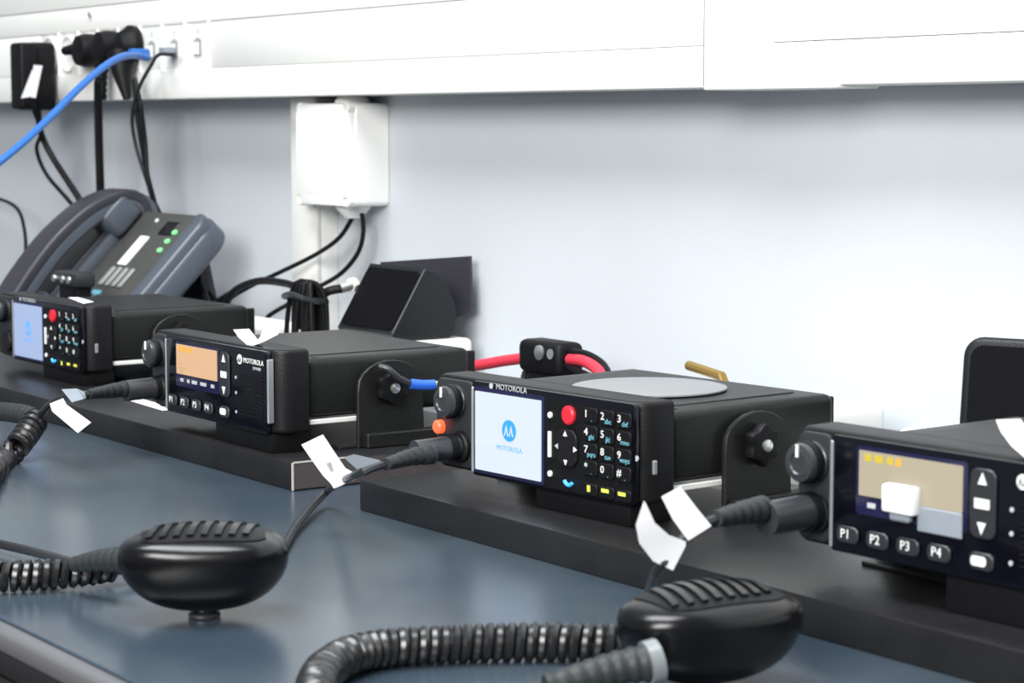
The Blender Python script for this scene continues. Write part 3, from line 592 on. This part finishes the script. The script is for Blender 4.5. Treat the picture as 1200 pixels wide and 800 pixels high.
# ---------------------------------------------------------------- cables behind the radios
def cable(name, pts, r, m, label, cat='cable', group=None, n=8):
    c = Vector(pts[0]); o = add(name, tube([Vector(p) - c for p in pts], r, n), m); o.location = c
    return tag(o, label, cat, group)
cable('telephone_cord', [(-2.6688, 1.0400, 0.1453), (-2.5728, 1.0300, 0.1429), (-2.5026, 1.0200, 0.1327), (-2.4611, 1.0100, 0.1089), (-2.4358, 1.0000, 0.0819), (-2.4235, 0.9900, 0.0527), (-2.4122, 0.9800, 0.0037)], .0022, 'soft', 'thin black cord arching down at the left edge beside the telephone')
cable('white_cord', [(-2.0385, 1.0300, 0.1148), (-2.0272, 1.0300, 0.1047), (-2.0240, 1.0300, 0.0836), (-2.0270, 1.0300, 0.0480), (-2.0281, 1.0300, 0.0123)], .0021, 'white', 'thin white cord hanging right of the telephone')
cable('power_cable', [(-2.0807, 1.0200, 0.0881), (-2.0269, 1.0100, 0.0860), (-1.9805, 1.0000, 0.0743), (-1.9462, 0.9900, 0.0623), (-1.9234, 0.9800, 0.0474)], .0021, 'soft', 'thin black cable looping just right of the telephone foot')
cable('power_cable', [(-2.0748, 1.0300, 0.0898), (-2.0278, 1.0200, 0.0732), (-1.9741, 1.0100, 0.0612), (-1.9328, 1.0000, 0.0516), (-1.9031, 0.9900, 0.0374)], .0036, 'soft', 'thick black cable slanting down behind the telephone')
cable('power_cable', [(-1.9315, 0.9900, 0.0599), (-1.8890, 0.9850, 0.0722), (-1.8940, 0.9800, 0.0595), (-1.8830, 0.9800, 0.0703), (-1.8581, 0.9800, 0.0818), (-1.8185, 0.9800, 0.0898), (-1.7680, 0.9750, 0.0914), (-1.7350, 0.9700, 0.0897), (-1.7241, 0.9700, 0.0795), (-1.7278, 0.9700, 0.0520)], .0036, 'soft', 'black cable arching over to the tied cable bundle')
# tied bundle: separate loops in one hank
hk = tag(empty('cable_hank', (-1.668, .935, 0)), 'hank of black cable tied upright between telephone and speaker', 'cable')
for i, x in enumerate((337, 342, 347, 352, 357, 361)):
    y0 = .955 + .006 * (i % 3)
    pts = rel([(Vector(p)) for p in ((-1.7143, 0.9550, 0.0963), (-1.7143, 0.9550, 0.0963))], hk)
    px = (x - 349) * .00135
    add('loop', tube([(px * .8, .0, .004), (px * 1.25, .003 * (i % 2), .045), (px * 1.1, .004, .088), (px * .6 + .003, .008, .100), (px * .9 + .004, .018, .085), (px, .020, .03), (px * .7, .018, .004)], .0023, 8), 'soft', hk)
add('cable_tie', tube([(-.018, -.003, .086), (0, -.006, .089), (.017, -.003, .086), (.017, .020, .082), (0, .024, .083), (-.018, .020, .084), (-.018, -.003, .086)], .0028, 6), 'grey', hk)

# speakers on white power units
def profile_speaker(o, W):
    prof = [(0, 0), (.034, .055), (.044, .052), (.055, .042), (.063, .026), (.066, .010), (.063, -.002), (.058, -.006), (.004, -.006)]
    mt = Matrix(((0, 0, 1, 0), (1, 0, 0, 0), (0, 1, 0, 0), (0, 0, 0, 1)))
    add('shell', prism(prof, -W, 0, .0012, 2, mtx=Matrix.Translation((0, 0, .006)) @ mt), 'speaker', o, 28)
    fr = Matrix.Translation((-W / 2, -.0003, .006)) @ Matrix.Rotation(-math.atan2(.034, .055), 4, 'X')
    g = add('grille', prism(rrect(-W / 2 + .004, W / 2 - .004, .004, .061, .005, 4), 0, .0016, .0005, 1, mtx=fr @ T(0, -.0002, 0, 90)), 'speakerface', o)
    add('trim_edge', box(-.0016, .0006, -.0010, .0006, .001, .0640, .0006, 1, mtx=Matrix.Translation((-.0002, 0, .006)) @ Matrix.Rotation(-math.atan2(.034, .055), 4, 'X')), 'knob', o)
def unit(x0, x1, y0, y1, h, label):
    u = tag(empty('power_unit', ((x0 + x1) / 2, (y0 + y1) / 2, 0)), label, 'power supply', 'white power units behind the radios'); a, b = (x1 - x0) / 2, (y1 - y0) / 2
    add('lower_case', box(-a, a, -b, b, 0, h * .55, .004, 3), 'offwhite', u); add('upper_case', box(-a, a, -b, b, h * .55 + .0006, h, .006, 4), 'white', u)
    for x in (-1, 1): add('rubber_foot', box(x * a * .7 - .006, x * a * .7 + .006, -b - .001, -b + .01, 0, .003), 'soft', u)
unit(-1.88, -1.742, .915, .985, .056, 'white power unit behind the leftmost radio')
unit(-1.668, -1.553, .945, 1.045, .0535, 'white power unit under the wedge speaker')
unit(-1.175, -1.025, .950, 1.018, .0545, 'white power unit behind the radio with the bright white screen')
unit(-.965, -.79, .965, 1.05, .050, 'white power unit under the right speaker')
s1 = tag(empty('wedge_speaker', (-1.560, .966, .0535)), 'black wedge speaker leaning back beside the cable hank, left of the two', 'speaker')
profile_speaker(s1, .092)
pc = rel([(-1.6873, 1.0320, 0.1125), (-1.5679, 1.0500, 0.1233), (-1.6403, 1.0340, 0.0484), (-1.5654, 1.0500, 0.0759)], s1)
add('bracket_plate', paper([(pc[0], pc[2]), (pc[1], pc[3])], .003), 'phonetop', s1)['label'] = 'flat dark plate behind the shell'
cn = add('connector', sweep(spline(rel([(-1.6585, 0.9850, 0.0953), (-1.6608, 0.9750, 0.0925)], s1), .002), circ(.0046, 12)), 'silver', s1)
add('connector_nut', sweep(spline(rel([(-1.6609, 0.9900, 0.0964), (-1.6581, 0.9830, 0.0946)], s1), .002), circ(.0062, 6)), 'offwhite', s1)
add('cable', tube(rel([(-1.6594, 0.9750, 0.0926), (-1.6646, 0.9650, 0.0905), (-1.6741, 0.9600, 0.0833), (-1.6732, 0.9550, 0.0722), (-1.6765, 0.9550, 0.0568)], s1), .0040), 'soft', s1)
s2 = tag(empty('wedge_speaker', (-.7950, 1.000, .050), 22), 'black upright speaker behind the radio at the right edge', 'speaker')
add('shell', prism(rrect(-.118, 0, 0, .062, [.002, .002, .012, .012], 6), 0, .038, .004, 3, mtx=T(0, 0, 0, 90 - 7) @ Matrix.Diagonal((1, 1, -1, 1))), 'speaker', s2)
add('grille', prism(rrect(-.112, -.006, .005, .057, .008, 5), 0, .0015, .0005, 1, mtx=T(0, -.0003, 0, 90 - 7)), 'speakerface', s2)

# terminal block with red and black leads
tb_ = tag(empty('terminal_block', (-1.3445, .9750, 0)), 'black terminal block with a bright screw where the red and black leads meet', 'terminal block')
add('column', box(-.018, .020, -.010, .012, 0, .048, .003), 'soft', tb_)
add('cap', box(-.027, .028, -.013, .013, .047, .0725, .006, 3), 'soft', tb_)
add('screw', lathe([(.0058, 0), (.0058, .0016), (.004, .0026)], 14, mtx=T(.004, -.0125, .064, 90)), 'silver', tb_)
add('screw', lathe([(.0040, 0), (.0040, .0012)], 14, mtx=T(.018, -.0125, .064, 90)), 'strip', tb_)
add('wire', tube(rel([(-1.3500, 0.9750, 0.0545), (-1.3707, 0.9720, 0.0481), (-1.3725, 0.9700, 0.0361)], tb_), .0030), 'grey', tb_)
cable('red_lead', [(-1.4687, 0.9750, 0.0403), (-1.4378, 0.9750, 0.0452), (-1.4018, 0.9750, 0.0519), (-1.3571, 0.9720, 0.0587)], .0044, 'redcable', 'red power lead running left from the terminal block', 'cable', n=12)
cable('red_lead', [(-1.3150, 0.9720, 0.0604), (-1.2925, 0.9680, 0.0614), (-1.2711, 0.9630, 0.0586), (-1.2562, 0.9580, 0.0534), (-1.2436, 0.9500, 0.0439), (-1.2475, 0.9500, 0.0185), (-1.2474, 0.9500, 0.0010)], .0044, 'redcable', 'short red power lead curving down right of the terminal block', 'cable', n=12)
cable('black_lead', [(-1.3134, 0.9740, 0.0656), (-1.2915, 0.9720, 0.0651), (-1.2694, 0.9680, 0.0603), (-1.2543, 0.9620, 0.0533), (-1.2420, 0.9550, 0.0437), (-1.2439, 0.9550, 0.0185), (-1.2437, 0.9550, 0.0010)], .0036, 'soft', 'black lead arching over the red lead right of the terminal block', 'cable')
cable('black_lead', [(-1.3237, 0.9720, 0.0570), (-1.3053, 0.9680, 0.0538), (-1.2775, 0.9600, 0.0525), (-1.2539, 0.9500, 0.0491), (-1.2471, 0.9450, 0.0252), (-1.2480, 0.9450, 0.0014)], .0030, 'soft', 'black lead below the red lead right of the terminal block', 'cable')
tag(add('brass_rod', sweep([Vector((-1.1627, 0.9620, 0.0704)), Vector((-1.1189, 0.9550, 0.0673)), Vector((-1.1177, 0.9570, 0.0609))], circ(.0034, 10)), 'brass'), 'thin brass rod sticking up behind the radio with the bright white screen', 'rod')
# small screw block on the back of the leftmost radio
sb = tag(empty('screw_block', (-2.000, .860, .0190)), 'small black block with silver screws in front of the telephone', 'terminal block')
add('column', box(-.022, .022, .004, .020, 0, .060, .002), 'soft', sb)
add('cap', box(-.029, .029, 0, .022, .059, .074, .004, 2), 'grey', sb)
for x in (-.023, -.002, .013): add('screw', lathe([(.0040, 0), (.0034, .002)], 12, mtx=T(x, .0005, .0665, 90)), 'silver', sb)

# ---------------------------------------------------------------- telephone
ph = tag(empty('desk_telephone', (-2.06, .862, 0)), 'slate grey desk telephone leaning on its stand, handset on the left', 'telephone')
A = Matrix.Translation((0, 0, .010)) @ Matrix.Rotation(math.radians(45.8), 4, 'X')     # x right, y up the slope, z out of the face
add('body', prism(rrect(-.104, .112, .022, .196, [.008, .010, .026, .010], 8), -.034, -.006, .007, 4, mtx=A), 'phone', ph)
add('side_cheek', prism(rrect(.086, .110, .020, .192, [.004, .008, .018, .004], 8), -.016, .0025, .004, 3, mtx=A), 'phone', ph)
add('face', prism(rrect(-.060, .090, .020, .190, .006, 4), -.009, .0005, .0015, 2, mtx=A), 'phoneface', ph)
add('handset_rest', prism(rrect(-.096, -.048, .030, .165, .006, 3), -.010, .016, .004, 3, mtx=A), 'phonetop', ph)
add('cradle_wall', prism(rrect(-.050, -.038, .022, .150, .003, 3), 0, .012, .002, 2, mtx=A), 'phone', ph)
add('paper_strip', prism(rrect(.004, .024, .117, .156, .001, 2), .0006, .0016, mtx=A), 'paper', ph, 0)['label'] = 'white paper strip'
for i in range(4):
    add('key', prism(rrect(.002 + i * .015, .010 + i * .015, .088, .113, .002, 3), .0006, .0032, .0008, 1, mtx=A), 'phonekey', ph)
for r_ in range(4):
    for c in range(3):
        add('key', prism(rrect(.000 + c * .018, .013 + c * .018, .022 + r_ * .015, .031 + r_ * .015, .002, 3), .0006, .0030, .0008, 1, mtx=A), 'phonetop', ph)
for i, y in enumerate((.137, .149, .161)):
    k = add('lamp_key', prism(rrect(.067, .076, y, y + .006, .003, 4), .0006, .0030, .0008, 1, mtx=A), 'green', ph); k['label'] = 'green lit key'
add('display', prism(rrect(.036, .066, .160, .178, .002, 3), .0004, .0016, .0004, 1, mtx=A), 'gloss', ph)
add('blue_label', prism(rrect(.0, .020, .072, .082, .002, 3), .0006, .0012, mtx=A), 'teal', ph, 0)
add('message_lamp', lathe([(.0022, 0), (.0022, .0015)], 10, mtx=A @ T(.010, .178, .0004)), 'legend', ph)
add('stand', prism([(.060, 0), (.175, 0), (.172, .012), (.150, .115), (.138, .112), (.150, .02), (.075, .012)], -.06, .070, .003, 2, mtx=Matrix(((0, 0, 1, 0), (1, 0, 0, 0), (0, 1, 0, 0), (0, 0, 0, 1)))), 'phonetop', ph)
# handset, swept along an arch
hp = [Vector(p) for p in rel([(-2.1150, 0.8467, 0.0463), (-2.1150, 0.8677, 0.0761), (-2.1150, 0.8926, 0.1060), (-2.1150, 0.9156, 0.1274), (-2.1150, 0.9408, 0.1454), (-2.1150, 0.9680, 0.1564), (-2.1150, 0.9855, 0.1569), (-2.1150, 0.9981, 0.1485), (-2.1150, 1.0008, 0.1358)], ph)]
hs = add('handset', sweep(spline(hp, .006), rrect(-.023, .023, -.010, .010, .005, 3)), 'phone', ph)
add('handset_back', sweep(spline([p + Vector((0, -.0045, .0055)) for p in hp], .006), rrect(-.0235, .0235, -.0065, .0065, .004, 3)), 'phonetop', ph)
add('earpiece', prism(rrect(-.078, -.030, .146, .190, .012, 6), .002, .034, .006, 3, mtx=A), 'phone', ph)
add('mouthpiece', prism(rrect(-.078, -.030, .022, .056, .012, 6), .002, .026, .006, 3, mtx=A), 'phone', ph)
